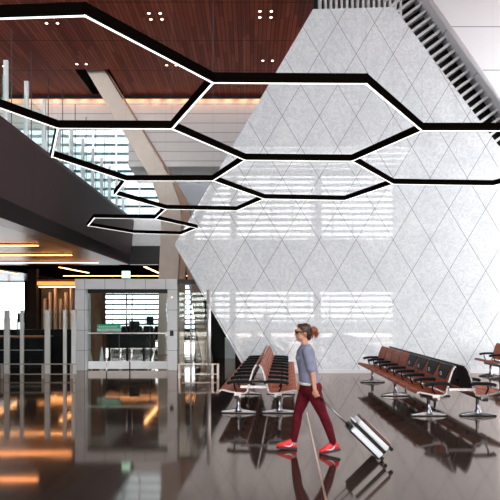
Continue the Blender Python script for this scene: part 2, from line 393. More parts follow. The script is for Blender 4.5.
# bulkhead and upper glazing
struct(MB().span((-22, CYE, 9.85), (3.2, CYE+.3, CZ+.3)), 'wall_bulkhead', grey_panel)
m = MB(); m.span((-5.4, CYE, 8.15), (3.2, CYE+.3, 9.85))
for i in range(8):                                           # curved soffit lip
    a0, a1 = i*PI/16, (i+1)*PI/16
    m.span((-5.4, CYE+.3+.0+1.6*math.sin(a0), 8.15-.35*(1-math.cos(a0))), (3.2, CYE+.3+1.6*math.sin(a1)+.02, 8.2-.35*(1-math.cos(a0))+.1))
struct(m, 'wall_bulkhead_deep', grey_panel)
struct(MB().span((-4.4, 29.5, 6.4), (3.2, 29.7, 9.8)), 'wall_upper_lobby', mat('mid_grey', (.10, .10, .105), .5))
struct(MB().span((-22, 27.5, 4.5), (3.0, 31, 6.38)), 'floor_upper', soffit_mat)
def window(name, x0, x1, z0, z1, y, step, lstep, lth=.06, frame=facade_mat, lm=louvre_mat, lx=None, bx=.06):
    fr = MB()
    n = max(1, round((x1-x0)/step))
    for i in range(n+1):
        x = x0+(x1-x0)*i/n; fr.span((x-bx/2, y-.06, z0), (x+bx/2, y+.06, z1))
    fr.span((x0, y-.061, z0), (x1, y+.061, z0+.08)); fr.span((x0, y-.061, z1-.08), (x1, y+.061, z1))
    f = struct(fr, name, frame)
    lv = MB()
    z = z0+lstep/2
    while z < z1:
        for (a, c) in (lx or ((x0, x1),)):
            lv.span((a, y+.25, z-lth/2), (c, y+.45, z+lth/2))
        z += lstep
    o = lv.build('louvre', lm, f)
    return f
w1 = window('window_1', -22, -4.4, 6.4, 11.2, 27.8, 1.2, .45, .09)
MB().span((-21.95, 27.79, 6.45), (-4.45, 27.81, 11.15)).build('glass_pane', glass_mat('tinted_glass', (.50, .54, .55)), w1)
# far facade of the lower hall
window('window_2', -13.6, -4.4, 0.0, 4.05, 44, 1.3, .40, .15, lm=mat('deep_teal_louvre', (.22, .36, .38), .4))
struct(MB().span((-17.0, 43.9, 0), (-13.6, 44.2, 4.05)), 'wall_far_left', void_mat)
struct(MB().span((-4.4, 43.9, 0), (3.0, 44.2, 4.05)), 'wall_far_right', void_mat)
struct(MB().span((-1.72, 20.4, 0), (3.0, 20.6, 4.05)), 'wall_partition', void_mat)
struct(MB().span((-.93, 20.36, 0), (-.55, 20.4, .78)), 'window_7', mat('frosted_panel', (.75, .85, .88), .3))
window('window_3', -22, -17.9, 0.0, 4.05, 44, 1.4, 2.0, .02)
struct(MB().span((-17.9, 43.6, 0), (-17.0, 44.2, 4.05)), 'wall_pier', void_mat)
# rear facade behind the camera, seen mirrored in the marble
window('window_4', -6.2, 10, .15, 3.1, REAR, 1.45, .40, .17, bx=.1)
window('window_5', -14, 10, 6.6, 11.2, REAR, 1.45, .40, .17, bx=.1)
struct(MB().span((-22, REAR-.2, 3.1), (10.2, REAR+.2, 6.6)), 'wall_front', slab_mat)
struct(MB().span((-22, REAR-.15, 0), (-6.2, REAR+.15, 3.1)), 'blocking_wall_low', slab_mat)  # added unseen infill, closes the rear glazing to darken the left side
struct(MB().span((-22, REAR-.15, 6.6), (-14, REAR+.15, CZ)), 'blocking_wall_high', slab_mat)  # added infill of the upper glazing, also cuts light at left
m = MB()
for x in (-1.2, 4.6): m.bar((x, REAR+.5, 0), (x+.1, REAR+.5, CZ), .55, .45)
m.bar((-7.5, REAR+.6, 0), (-2.0, REAR+.6, CZ), .6, .45)
struct(m, 'trim_2', slab_mat)

# brass joint in the floor
sA = at(307, 416, 9.4); sB = at(325.5, 500, 5.27)
struct(MB().bar((1.005, 9.75, .0015), (.60, 3.2, .0015), .022, .004), 'trim_3', brass)

# ================================================================== COLUMNS
cl = empty('bent_column', (-3.35, 22.2, 0)); tag(cl, 'cream bent column leaning up left into a dark ceiling opening', 'column')
def sweep(pts, wx, wy, name, mt, parent):
    m = MB(); R = []
    for (x, y, z), ww in pts:
        R.append([m.bm.verts.new((x+a*ww/2, y+c*wy/2, z)) for a, c in ((-1, -1), (1, -1), (1, 1), (-1, 1))])
    m._skin(R); return off(m.build(name, mt, None, bevel=.02), parent)
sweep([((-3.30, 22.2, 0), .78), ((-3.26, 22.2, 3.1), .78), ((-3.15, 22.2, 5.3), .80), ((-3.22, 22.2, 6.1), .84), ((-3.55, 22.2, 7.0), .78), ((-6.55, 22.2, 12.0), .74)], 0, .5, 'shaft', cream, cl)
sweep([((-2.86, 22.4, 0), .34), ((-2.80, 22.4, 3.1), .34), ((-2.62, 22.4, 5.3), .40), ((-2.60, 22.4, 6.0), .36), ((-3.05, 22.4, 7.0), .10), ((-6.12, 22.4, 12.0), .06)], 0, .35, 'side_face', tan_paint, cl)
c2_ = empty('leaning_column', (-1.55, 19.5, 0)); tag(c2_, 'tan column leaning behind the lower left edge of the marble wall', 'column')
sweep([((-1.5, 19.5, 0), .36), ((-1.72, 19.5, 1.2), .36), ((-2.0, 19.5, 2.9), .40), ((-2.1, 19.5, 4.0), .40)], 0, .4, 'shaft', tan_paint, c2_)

# ================================================================== DOOR PORTAL
DY = 16.5
dr = empty('door_1', (-3.7, DY, 0)); dr['kind'] = 'structure'; dr['label'] = 'pale framed glass entrance with tall pull handles left of the marble wall'; 
def dx_(px): return (px-250)*DY/F
xl, xr = dx_(77), dx_(178); il, ir = dx_(87.5), dx_(168.5)
off(MB().span((xl, DY-.2, 0), (il, DY+.35, 2.42)).build('jamb', jamb_mat), dr)
off(MB().span((ir, DY-.2, 0), (xr, DY+.35, 2.42)).build('jamb', jamb_mat), dr)
off(MB().span((xl, DY-.2, 2.42), (xr, DY+.35, 2.72)).build('lintel', jamb_mat), dr)
off(MB().span((il, DY+.02, 2.30), (ir, DY+.12, 2.42)).build('top_rail', black_metal), dr)
xm = dx_(129.5)
for a, c in ((il, il+.55), (il+.57, xm-.01), (xm+.01, ir-.02)):
    d_ = off(MB().span((a, DY+.05, .02), (c, DY+.07, 2.30)).build('door_leaf', glass), dr)
    f_ = off(MB().span((a+.01, DY+.035, .03), (c-.01, DY+.05, .26)).build('frosted_band', frost), dr)
for x in (dx_(127), dx_(132.5)):
    off(MB().tube([(x, DY-.06, 1.12), (x, DY-.06, 2.52-.25)], .025).build('pull_handle', chrome, smooth=True), dr)
off(MB().span((il, DY+.03, 1.09), (ir, DY+.048, 1.12)).build('door_rail', steel), dr)
off(MB().span((dx_(171), DY-.23, 1.03), (dx_(174.5), DY-.2, 1.19)).build('access_panel', black_m), dr)
off(MB().tube([(dx_(173), DY-.24, 2.17), (dx_(173), DY-.2, 2.17)], .035).build('door_sensor', brass), dr)
# side screens right of the door
gs = empty('glass_screen', (-1.9, DY, 0)); tag(gs, 'clear glass screen between the entrance and the marble wall', 'screen')
off(MB().span((xr, DY+.05, .05), (dx_(207), DY+.07, 2.6)).build('pane', glass), gs)
off(MB().span((dx_(190), DY, 0), (dx_(191.5), DY+.1, 2.6)).build('mullion', dsteel), gs)
off(MB().span((xr, DY, 2.58), (dx_(207), DY+.12, 2.72)).build('top_rail', black_metal), gs)
o = MB().span((-5.5, DY+2.2, 0), (-5.03, DY+2.7, 2.5)).build('timber_pillar', timber); tag(o, 'dark brown timber pillar just inside the left door leaf', 'pillar')
for i, (px, lb) in enumerate(((85.5, 'white cone marker at the foot of the left door jamb'), (97.5, 'taller white cone marker inside the left door leaf'))):
    p = at(px, 0, 17.2)
    o = MB().tube([(p.x, 17.2+.5, 0), (p.x, 17.7, .04), (p.x, 17.7, .05), (p.x, 17.7, .46+.14*i)], [.13, .13, .09, .02], 14).build('cone_marker', white_m, smooth=False)
    tag(o, lb, 'cone', 'white cone markers by the entrance')
# exit sign
es = empty('exit_sign', (dx_(127), DY-.1, 2.72)); tag(es, 'lit green and white exit sign box on top of the entrance frame', 'exit sign')
off(MB().span((dx_(123), DY-.16, 2.74), (dx_(131), DY-.08, 2.96)).build('sign_box', exit_m, bevel=.006), es)
m = MB(); cx, cz = dx_(125.3), 2.85                           # running figure and arrow
m.span((cx-.015, DY-.165, cz-.02), (cx+.015, DY-.16, cz+.04)); m.sphere((cx+.01, DY-.162, cz+.062), .016, 8)
m.bar((cx, DY-.163, cz-.02), (cx-.035, DY-.163, cz-.07), .014, .004, up=(0, 1, 0)); m.bar((cx, DY-.163, cz-.02), (cx+.035, DY-.163, cz-.06), .014, .004, up=(0, 1, 0))
off(m.build('pictogram', white_m), es); m = MB()
m.bar((cx+.07, DY-.163, cz), (cx+.13, DY-.163, cz), .016, .004, up=(0, 1, 0))
m.prism([(cx+.13, cz-.03), (cx+.17, cz), (cx+.13, cz+.03)], 'y', DY-.165, DY-.161)
off(m.build('arrow', white_m), es)
off(MB().tube([(dx_(127), DY-.12, 2.72), (dx_(127), DY-.12, 2.745)], .12, 16).build('sign_base', black_m), es)
# green and white notice seen through the glass
ng = empty('direction_sign', (-4.6, DY+1.5, 1.1)); tag(ng, 'green and white hanging sign board seen through the left door leaf', 'sign')
sg0, sg1 = at(97, 324.5, 18), at(120.5, 331, 18)
off(MB().span((sg0.x, 18, sg1.z+.08), (sg1.x, 18.05, sg0.z)).build('green_panel', green_m), ng)
off(MB().span((sg0.x, 18.002, sg1.z-.02), (sg1.x, 18.052, sg1.z+.078)).build('white_panel', white_m), ng)
m = MB()
for i in range(9): off(MB().span((sg0.x+.06+i*.068, 17.994, sg0.z-.10), (sg0.x+.10+i*.068, 18.0, sg0.z-.05)).build('letter', white_m), ng)
for x in (sg0.x+.05, sg1.x-.05): off(MB().tube([(x, 18.03, 0), (x, 18.03, sg1.z)], .015).build('stand_leg', dsteel), ng)

# ================================================================== LEFT GLASS SCREENS AND RAILS
rail_metal = mat('rail_metal', (.42, .37, .34), .4, .7)
def rail(label, x0, x1, y, posts, zt=.39, cont=None):
    r = empty('low_rail', ((x0+x1)/2, y, 0)); tag(r, label, 'rail', 'low steel bumper rails')
    off(MB().span((x0, y-.025, zt-.025), (x1, y+.025, zt)).build('top_bar', rail_metal), r)
    off(MB().span((x0, y-.012, .10), (x1, y+.012, .125)).build('lower_bar', rail_metal), r)
    for p in posts: off(MB().span((p-.03, y-.025, 0), (p+.03, y+.025, zt-.025)).build('post', rail_metal), r)
    return r
RY = 14.5
def rx(px, Y=RY): return (px-250)*Y/F
rail('long low steel rail in front of the glass screens at left', -8.4, rx(75.5), RY, [rx(2), rx(43), rx(71.5), -8.0])
rail('short low steel rail between the entrance and the central seats', rx(177.5), rx(219), RY, [rx(179.5), rx(208)+.12, rx(218)])
o = MB().tube([(rx(208), RY+.3, 0), (rx(208), RY+.3, 2.35)], .055, 14).build('steel_bollard_post', steel, smooth=True); tag(o, 'tall round steel post behind the short low rail', 'post')
sc = empty('glass_partition', (-6, 15.4, 0)); tag(sc, 'glass partition on steel posts behind the long low rail at left', 'partition')
PY = 15.4
pps = [(7, .10), (22, .05), (47.5, .10), (65, .05), (74, .09), (-18, .1)]
for p, w_ in pps: off(MB().span((rx(p, PY)-w_/2-.01, PY-.06, 0), (rx(p, PY)+w_/2+.01, PY+.06, 1.80)).build('post', steel), sc)
for a, c in ((-30, -18), (-18, 7), (7, 47.5), (47.5, 74)): off(MB().span((rx(a, PY)+.07, PY-.008, .12), (rx(c, PY)-.07, PY+.008, 1.72)).build('glass_pane', glass), sc)
# desk, screen, fins
dk = empty('reception_desk', (-7.5, 17.2, 0)); tag(dk, 'dark counter with a warm timber top behind the glass partition', 'counter')
off(MB().span((-9.4, 17.0, 0), (-6.4, 17.7, .93)).build('body', black_m), dk)
off(MB().span((-9.45, 16.95, .93), (-6.35, 17.75, .98)).build('worktop', timber), dk)
off(MB().span((-9.4, 16.98, .55), (-6.4, 17.0, .57)).build('trim_line', steel), dk)
tv = empty('display_screen', (-7.1, 17.4, .98)); tag(tv, 'black display screen on a thin pole above the dark counter', 'screen')
a_, b_ = at(18.5, 313, 17.4), at(27, 322.5, 17.4)
off(MB().span((a_.x, 17.38, b_.z), (b_.x, 17.43, a_.z)).build('panel', screen_m, bevel=.005), tv)
off(MB().tube([(a_.x-.03, 17.42, .98), (a_.x-.03, 17.42, a_.z+.03)], .02).build('pole', dsteel), tv)
sg = empty('information_screen', (-3.4, 18.5, 0)); tag(sg, 'small black sign on a slim pole seen through the right door leaf', 'sign')
a_, b_ = at(146.5, 316, 18.5), at(153.5, 325, 18.5)
off(MB().span((a_.x, 18.5, b_.z), (b_.x, 18.54, a_.z)).build('panel', screen_m), sg)
off(MB().tube([((a_.x+b_.x)/2, 18.53, 0), ((a_.x+b_.x)/2, 18.53, b_.z)], .02).build('pole', dsteel), sg)
off(MB().span(((a_.x+b_.x)/2-.15, 18.4, 0), ((a_.x+b_.x)/2+.15, 18.7, .03)).build('base', dsteel), sg)
o = MB().span((-13.5, 19.0, 0), (-6.15, 19.15, 1.12)).build('dark_seat_block', black_m); tag(o, 'plain black block standing in for dark seats behind the dark counter', 'partition')  # added plain block, darkens the low view in place of seat rows
bd = empty('boarding_desk', (-4.3, 20, 0)); tag(bd, 'dark boarding desk on slim legs seen through the glass entrance', 'desk')
off(MB().span((-5.2, 19.8, .42), (-3.5, 20.4, .90)).build('body', black_m, bevel=.02), bd)
off(MB().span((-5.3, 19.7, .90), (-3.4, 20.5, .94)).build('worktop', black_m), bd)
for x in (-5.1, -4.45, -3.85, -3.6):
    off(MB().span((x-.03, 19.9, 0), (x+.03, 19.98, .42)).build('leg', black_m), bd)
for x, h_ in ((-4.9, .35), (-4.2, .45)): off(MB().span((x-.18, 20.0, .94), (x+.18, 20.06, .94+h_)).build('monitor', screen_m, bevel=.01), bd)
# warm lit timber kiosk with white fins
kk = empty('timber_kiosk', (-11.5, 30, 0)); tag(kk, 'warm lit timber kiosk with white vertical fins under the balcony', 'kiosk')
off(MB().span((-11.95, 31.5, 0), (-9.3, 31.7, 3.3)).build('back_wall', mat('olive_wall', (.30, .27, .17), .5, noise=.3, nscale=1.2)), kk)
off(MB().span((-11.45, 29.5, 3.05), (-9.2, 31.7, 3.42)).build('header', timber), kk)
off(MB().span((-11.4, 29.7, 3.0), (-9.3, 29.8, 3.05)).build('light_strip', cove_led), kk)
off(MB().span((-11.4, 29.44, 3.10), (-9.3, 29.49, 3.30)).build('lit_sign', mat('amber_lightbox', (.5, .2, .06), .5, emit=(1, .36, .09), es=.8)), kk)
off(MB().span((-11.98, 29.6, 0), (-11.50, 30.0, 4.0)).build('dark_pier', void_mat), kk)
for i in range(8):
    x = -11.35+i*.29; off(MB().span((x, 30.2, 0), (x+.09, 30.45, 2.4+.35*((i*37) % 3))).build('fin', white_m), kk)

# ================================================================== LIGHTS OF THE HALL
def lamp(a, c, lb):
    r = empty('linear_lamp', ((a[0]+c[0])/2, (a[1]+c[1])/2, 4.05)); tag(r, lb, 'lamp', 'slim linear lamps in the lower ceiling')
    up = Vector((0, 0, .022))
    off(MB().bar(Vector(a)+up, Vector(c)+up, .16, .035).build('housing', black_metal), r)
    off(MB().bar(Vector(a)-Vector((0, 0, .003)), Vector(c)-Vector((0, 0, .003)), .11, .014).build('diffuser', warm_led), r)
z = 4.0
lamp((-11.5, 18.8, z), (-7.25, 18.8, z), 'nearest crosswise linear lamp under the balcony')
lamp((-14.0, 22.2, z), (-7.2, 22.2, z), 'middle crosswise linear lamp under the balcony')
lamp((-16.0, 25.7, z), (-7.1, 25.7, z), 'farthest crosswise linear lamp under the balcony')
lamp((-9.9, 28.6, z), (-9.7, 33, z), 'lengthwise linear lamp above the timber kiosk')
lamp((-14.2, 31, z), (-14.4, 34, z), 'lengthwise linear lamp at the far left under the balcony')
lamp((-5.4, 28.2, z), (-5.5, 33, z), 'lengthwise linear lamp behind the entrance lintel')
lamp((-12.2, 36, z), (-3.0, 36, z), 'deepest crosswise linear lamp near the far windows')
# downlight clusters in the wood ceiling
def cluster(px, py, n, lb):
    Y = (CZ-H)*F/(HY-py); x = (px-250)*Y/F
    r = empty('downlight_cluster', (x, Y, CZ)); tag(r, lb, 'ceiling light', 'downlights set in the wood ceiling')
    for i, (a, c) in enumerate([(-.18, -.18), (.18, -.18), (-.18, .18), (.18, .18)][:n]):
        q = MB().tube([(a, c, -.012), (a, c, .0)], .085, 14).build('trim_ring', black_metal, r)
        MB().tube([(a, c, -.018), (a, c, -.012)], .046, 12).build('lens', spot_led, q)
cluster(155.5, 16, 4, 'cluster of four downlights near the top edge above the entrance')
cluster(265.5, 14, 4, 'cluster of four downlights beside the top left corner of the marble')
cluster(50, 20, 4, 'cluster of four downlights in the left part of the wood ceiling')
cluster(83, 66, 2, 'pair of downlights beside the dark ceiling opening')
cluster(172, 67, 2, 'pair of downlights right of the dark ceiling opening')
cluster(267.5, 62.5, 2, 'pair of downlights near the slanted edge of the marble')
cluster(1, 68, 2, 'pair of downlights at the far left of the wood ceiling')
cv = empty('cove_light', (-9, CYE-.15, CZ-.1)); tag(cv, 'warm cove light along the far end of the wood ceiling', 'light')
off(MB().span((-14, CYE-.30, CZ-.14), (1.5, CYE-.24, CZ)).build('baffle', black_metal), cv)
for i in range(24):
    off(MB().span((-13.9+i*.64, CYE-.22, CZ-.05), (-13.6+i*.64, CYE-.14, CZ-.01)).build('lamp_lens', cove_led), cv)

# ================================================================== HEXAGON LIGHT
HZ = 3.86
PXV = dict(a=(-48, 14), b=(85, 9.5), c=(213, 78), d=(366, 79), e=(422, 127), f=(548, 127), g=(172, 125), h=(58, 124.5), i=(-38, 90),
           j=(245, 157), k=(352, 158), l=(213, 178), m=(393, 181.5), n=(493, 183), v=(588, 158), o=(264, 196.5), p=(345, 198),
           q=(52, 153.5), r=(126, 178), s=(115, 192.5), t=(166, 207), u=(237, 208.5), w=(155, 217), y=(94.5, 216), z=(88, 224), A=(133, 231.5), B=(181, 233), C=(197, 226.5))
V = {}
for kx, (x_, y_) in PXV.items():
    Y = (HZ-H)*F/(HY-y_); V[kx] = Vector(((x_-250)*Y/F, Y, HZ))
EDG = 'ab bc cd de ef cg gh hi gj jk ke jl hq qr rl km mn nv vf lo op pm rs st tu uo tw wy yz zA AB BC Cw'.split()
hx = empty('hexagon_pendant_light', (0, 8, HZ)); tag(hx, 'black honeycomb pendant light with white lit undersides hanging across the hall', 'pendant light')
for e_ in EDG:
    a, c = V[e_[0]], V[e_[1]]; d = (c-a).normalized()
    q = off(MB().bar(a-d*.018, c+d*.018, .036, .085).build('light_bar', hex_black), hx)
    z_ = Vector((0, 0, -.044))
    q2 = MB().bar(a+z_-d*.012, c+z_+d*.012, .020, .003).build('diffuser', led); q2.parent = q
for kx in 'bcdegjklmnopqrtuwzB':
    p = V[kx]; off(MB().tube([(p.x, p.y, HZ+.04), (p.x, p.y, CZ)], .0007, 5).build('suspension_cable', dsteel), hx)

# ================================================================== BENCHES
PITCH = .62
def thick(pts, t):
    """closed outline of a strip around a 2D polyline"""
    P = [Vector(p) for p in pts]; up, dn = [], []
    for i, p in enumerate(P):
        d = (P[min(i+1, len(P)-1)]-P[max(i-1, 0)]).normalized(); nn = Vector((-d.y, d.x))
        up.append(p+nn*t/2); dn.append(p-nn*t/2)
    return [tuple(p) for p in up+dn[::-1]]
def loft_strip(pts, t, y0, y1):
    m = MB(); o = thick(pts, t); m.prism([(p[0], p[1]) for p in o], 'y', y0, y1); return m
SEAT = [(.36, .415), (.345, .445), (.30, .452), (.18, .425), (.05, .400), (-.07, .395), (-.115, .42)]
BACK = [(-.125, .45), (-.15, .54), (-.185, .68), (-.225, .80), (-.26, .865), (-.285, .875)]
def bench(name, loc, rz, n, label, seat_m, back_m, covers=(), link=False, feet=3, group='rows of linked terminal seats', frame=chrome, rows_end=None):
    """seat faces +x, the row runs along y, centred"""
    r = empty(name, loc, rz); tag(r, label, 'seats', group)
    L = n*PITCH
    MB().span((.02, -L/2-.02, .30), (.10, L/2+.02, .36)).build('beam', black_metal, r, bevel=.01)
    s0 = b0 = a0 = f0 = l0 = cv0 = None
    def put(o, y, first):
        if first is None: o.location.y = y; return o
    def dup1(src, y):
        c = src.copy(); COL.objects.link(c); c.parent = r; c.location.y = y
        for ch in [x for x in ALL() if x.parent == src]:
            d = ch.copy(); COL.objects.link(d); d.parent = c
        return c
    for i in range(n):
        y = -L/2+(i+.5)*PITCH
        if i == 0:
            hw = PITCH/2-.035
            s0 = loft_strip(SEAT, .032, -hw, hw).build('seat', seat_m, r, bevel=.008); s0.location.y = y
            m = MB()
            for j in range(5):
                p, q = SEAT[1+j] if 1+j < len(SEAT) else SEAT[-1], SEAT[min(2+j, len(SEAT)-1)]
                m.span((p[0]-.004, -hw, p[1]+.010), (p[0]+.004, hw, p[1]+.020))
            m.build('seam', brown_leather if seat_m != dark_leather else dark_leather, s0)
            b0 = loft_strip(BACK, .028, -hw, hw).build('backrest', back_m, r, bevel=.008); b0.location.y = y
            m = MB()
            for p in BACK[1:4]: m.box((p[0]+.016, 0, p[1]), (.006, hw*2, .008))
            m.build('seam', brown_leather if back_m != dark_leather else dark_leather, b0)
        else:
            dup1(s0, y); c = dup1(b0, y)
    for i in range(n+1):
        y = -L/2+i*PITCH
        if i == 0:
            f0 = MB().prism(thick(SEAT+BACK, .028), 'y', -.011, .011).build('side_frame', frame_metal if frame is chrome else frame, r); f0.location.y = y
            m = MB(); m.span((-.02, -.012, .33), (.10, .012, .41)); m.build('bracket', frame, f0)
            a0 = MB().prism(thick([(-.20, .575), (-.12, .60), (.10, .595), (.19, .58), (.22, .56)], .055), 'y', -.045, .045).build('armrest', black_pad, r, bevel=.01); a0.location.y = y
            MB().tube([(.10, 0, .585), (.10, 0, .50), (.06, 0, .42)], .014, 8).build('arm_support', black_pad, a0)
        else:
            dup1(f0, y); dup1(a0, y)
    fy = [0] if feet == 1 else [-L/2+.32+(L-.64)*j/(feet-1) for j in range(feet)]
    for j, y in enumerate(fy):
        if j == 0:
            l0 = MB().tube([(.06, 0, .03), (.06, 0, .07), (.06, 0, .12), (.06, 0, .30), (.06, 0, .34)], [.075, .06, .035, .030, .055], 14).build('leg', frame, r, smooth=True); l0.location.y = y
            m = MB(); m.prism([(-.24, 0), (.36, 0), (.36, .035), (.14, .075), (-.02, .075), (-.24, .035)], 'y', -.04, .04)
            m.build('foot', frame if frame is chrome else black_metal, l0, bevel=.012)
            MB().span((-.245, -.045, 0.0), (.365, .045, .018)).build('foot_pad', black_m, l0)
        else: dup1(l0, y)
    if link:
        yy_ = -L/2 if link < 0 else L/2
        MB().bar((-.16, yy_+.02, .5), (-.62+.02, yy_+.02, .5), .03, .045).build('link_bar', chrome, r)
    for i in covers:
        y = -L/2+(i+.5)*PITCH; hw = PITCH/2-.045
        m = MB(); pr = [(BACK[5][0]-.03, BACK[5][1]-.10), (BACK[5][0]-.012, BACK[5][1]+.018), (BACK[4][0]+.016, BACK[4][1]+.020), (BACK[3][0]+.022, BACK[3][1]), (BACK[2][0]+.022, BACK[2][1]-.03)]
        W = [hw, hw, hw, hw*.95, hw*.62]; tt = .007
        R = []
        for p, w_ in zip(pr, W):
            R.append([m.bm.verts.new(v) for v in ((p[0]-tt, y-w_, p[1]), (p[0]-tt, y+w_, p[1]), (p[0]+tt, y+w_, p[1]), (p[0]+tt, y-w_, p[1]))])
        m._skin(R); c = m.build('headrest_cover', black_pad, r); c['label'] = 'black fabric headrest cover with small pale emblem'
        m = MB()
        pz = BACK[2]; 
        n8 = 12
        for k_ in range(n8):
            a1, a2 = 2*PI*k_/n8, 2*PI*(k_+1)/n8
            m.bar((pz[0]+.042, y+.035*math.cos(a1), pz[1]+.055+.03*math.sin(a1)), (pz[0]+.042, y+.035*math.cos(a2), pz[1]+.055+.03*math.sin(a2)), .008, .004, up=(1, 0, 0))
        m.build('emblem', white_m, c)
    return r
PHI = -.069
bx0, by0 = .055, 11.75
cx_, cy_ = math.cos(PHI), math.sin(PHI)
# central pair. Local +x forward; left row faces -x (rotated pi)
def mid(X, Y0): return X+.069*(Y0-9.6)
Yc = 9.35+4*PITCH
bench('linked_seat_row', (mid(-.21, Yc)+.06, Yc, 0), PI+PHI, 8, 'left row of the central back to back seats facing the entrance', tan_leather, brown_leather)
bench('linked_seat_row', (mid(.51, Yc)-.06, Yc, 0), PHI, 8, 'right row of the central back to back seats behind the walking woman', tan_leather, brown_leather, link=-1)
Yr = 9.1+4*PITCH
bench('linked_seat_row', (3.12, Yr, 0), PI, 8, 'front row of the right hand back to back seats facing the woman', tan_leather, tan_leather, covers=(4, 5, 6, 7), link=1)
bench('linked_seat_row', (3.12+.72, Yr, 0), 0, 8, 'rear row of the right hand back to back seats facing away to the right', tan_leather, dark_leather, group='rows of linked terminal seats')
bench('linked_seat_row', (6.62, 14.7, 0), PI, 2, 'seat row cut by the right edge of the photo near the marble wall', tan_leather, tan_leather, feet=2)
for i, (x, y, rz, n_, lb) in enumerate(((-8.6, 21, PI/2, 5, 'dark seat row behind the counter at far left'), (-5.6, 24, PI/2, 4, 'dark seat row seen through the left door leaf'),
        (-2.9, 25.5, PI/2, 5, 'dark seat row seen through the right door leaf'), (-10.4, 26, PI/2, 6, 'dark seat row in front of the timber kiosk'), (-6.0, 31, PI/2, 6, 'farthest dark seat row before the far windows'))):
    bench('waiting_seat_row', (x, y, 0), rz, n_, lb, dark_leather, dark_leather, feet=2, group='dark seat rows beyond the glass', frame=dsteel)

# ================================================================== PERSON
pr = empty('person', (.75, 7.05, 0)); tag(pr, 'woman in lavender t-shirt, maroon trousers and red trainers striding left pulling a suitcase', 'person')
def cap(m, a, ra, c, rc, n=14, k=5, sy=1.0):
    a, c = Vector(a), Vector(c)
    m.tube([a+(c-a)*i/k for i in range(k+1)], [ra+(rc-ra)*i/k for i in range(k+1)], n)
    m.sphere(a, ra, 12); m.sphere(c, rc, 12)
YC = 7.05
m = MB()
# torso and neck core
m.loft([(.775, YC, .80, .11, .15), (.765, YC, .92, .115, .150), (.745, YC, 1.03, .098, .125), (.725, YC, 1.16, .105, .14), (.722, YC, 1.27, .098, .165), (.72, YC, 1.33, .075, .15), (.71, YC, 1.365, .05, .07)])
cap(m, (.715, YC, 1.34), .052, (.69, YC, 1.44), .047)
# head
tilt = Matrix.Rotation(math.radians(4), 3, 'Y')
m.sphere((.692, YC, 1.545), (.092, .074, .092), 24)
m.sphere((.655, YC, 1.50), (.068, .058, .085), 20)
m.sphere((.632, YC, 1.440), (.038, .034, .026), 14)          # chin
cap(m, (.69, YC, 1.45), .045, (.640, YC, 1.443), .034)
m.sphere((.655, YC-.030, 1.475), (.045, .03, .045), 12); m.sphere((.655, YC+.030, 1.475), (.045, .03, .045), 12)
cap(m, (.598, YC, 1.535), .010, (.578, YC, 1.502), .014)      # nose
m.sphere((.588, YC, 1.496), (.012, .018, .009), 10)
m.sphere((.597, YC, 1.560), (.020, .05, .018), 12)            # brow
m.sphere((.592, YC, 1.470), (.012, .024, .008), 10); m.sphere((.595, YC, 1.458), (.012, .020, .008), 10)  # lips
for sg_ in (-1, 1):
    m.sphere((.70, YC+sg_*.073, 1.515), (.020, .012, .032), 12, Matrix.Rotation(-.25, 3, 'Y'))
# legs (under the trousers)
for hp, kn, an in (((.79, 6.965, .84), (.925, 6.935, .50), (1.055, 6.92, .125)), ((.75, 7.125, .84), (.62, 7.145, .48), (.565, 7.165, .105))):
    cap(m, hp, .080, kn, .048); cap(m, kn, .048, an, .034)
# arms
def arm(sh, el, wr):
    cap(m, sh, .048, el, .036); cap(m, el, .037, Vector(el).lerp(Vector(wr), .35), .036); cap(m, Vector(el).lerp(Vector(wr), .35), .036, wr, .024)
arm((.715, 6.885, 1.31), (.775, 6.835, 1.065), (.800, 6.80, .835))
arm((.715, 7.215, 1.31), (.745, 7.255, 1.06), (.66, 7.235, .86))
# near hand: palm pointing down-back, fingers curled round the grip
def hand(wr, dr_, side, curl):
    wr = Vector(wr); d = Vector(dr_).normalized(); pn = Vector(curl).normalized(); sd = d.cross(pn).normalized()
    pc = wr+d*.045
    mt_ = Matrix((d, sd, pn)).transposed()
    m.sphere(pc, (.048, .036, .016), 14, mt_)
    cap(m, wr, .024, wr+d*.03, .022)
    for j, (o_, ln) in enumerate(((-.028, .030), (-.010, .034), (.009, .032), (.026, .025))):
        p0 = wr+d*.075+sd*o_; p1 = p0+d*ln*.7+pn*.010; p2 = p1+d*ln*.15+pn*ln*.75; p3 = p2-d*ln*.55+pn*.006
        cap(m, p0, .0088, p1, .0085, 8, 2); cap(m, p1, .0085, p2, .0078, 8, 2); cap(m, p2, .0078, p3, .007, 8, 2)
    t0 = wr+d*.025-sd*.030*side; t1 = t0+d*.025-sd*.014*side+pn*.016; t2 = t1+d*.022+pn*.018+sd*.006*side
    cap(m, t0, .012, t1, .010, 8, 2); cap(m, t1, .010, t2, .008, 8, 2)
hand((.800, 6.80, .835), (.30, -.02, -1), 1, (.25, .97, .1))
hand((.66, 7.235, .86), (-.15, 0, -1), -1, (0, -1, 0))
organic(m, 'body', skin_m, pr, .0050, 5).location = -Vector(pr.location)
P0 = -Vector(pr.location)
def pp(o): o.location = P0; return o
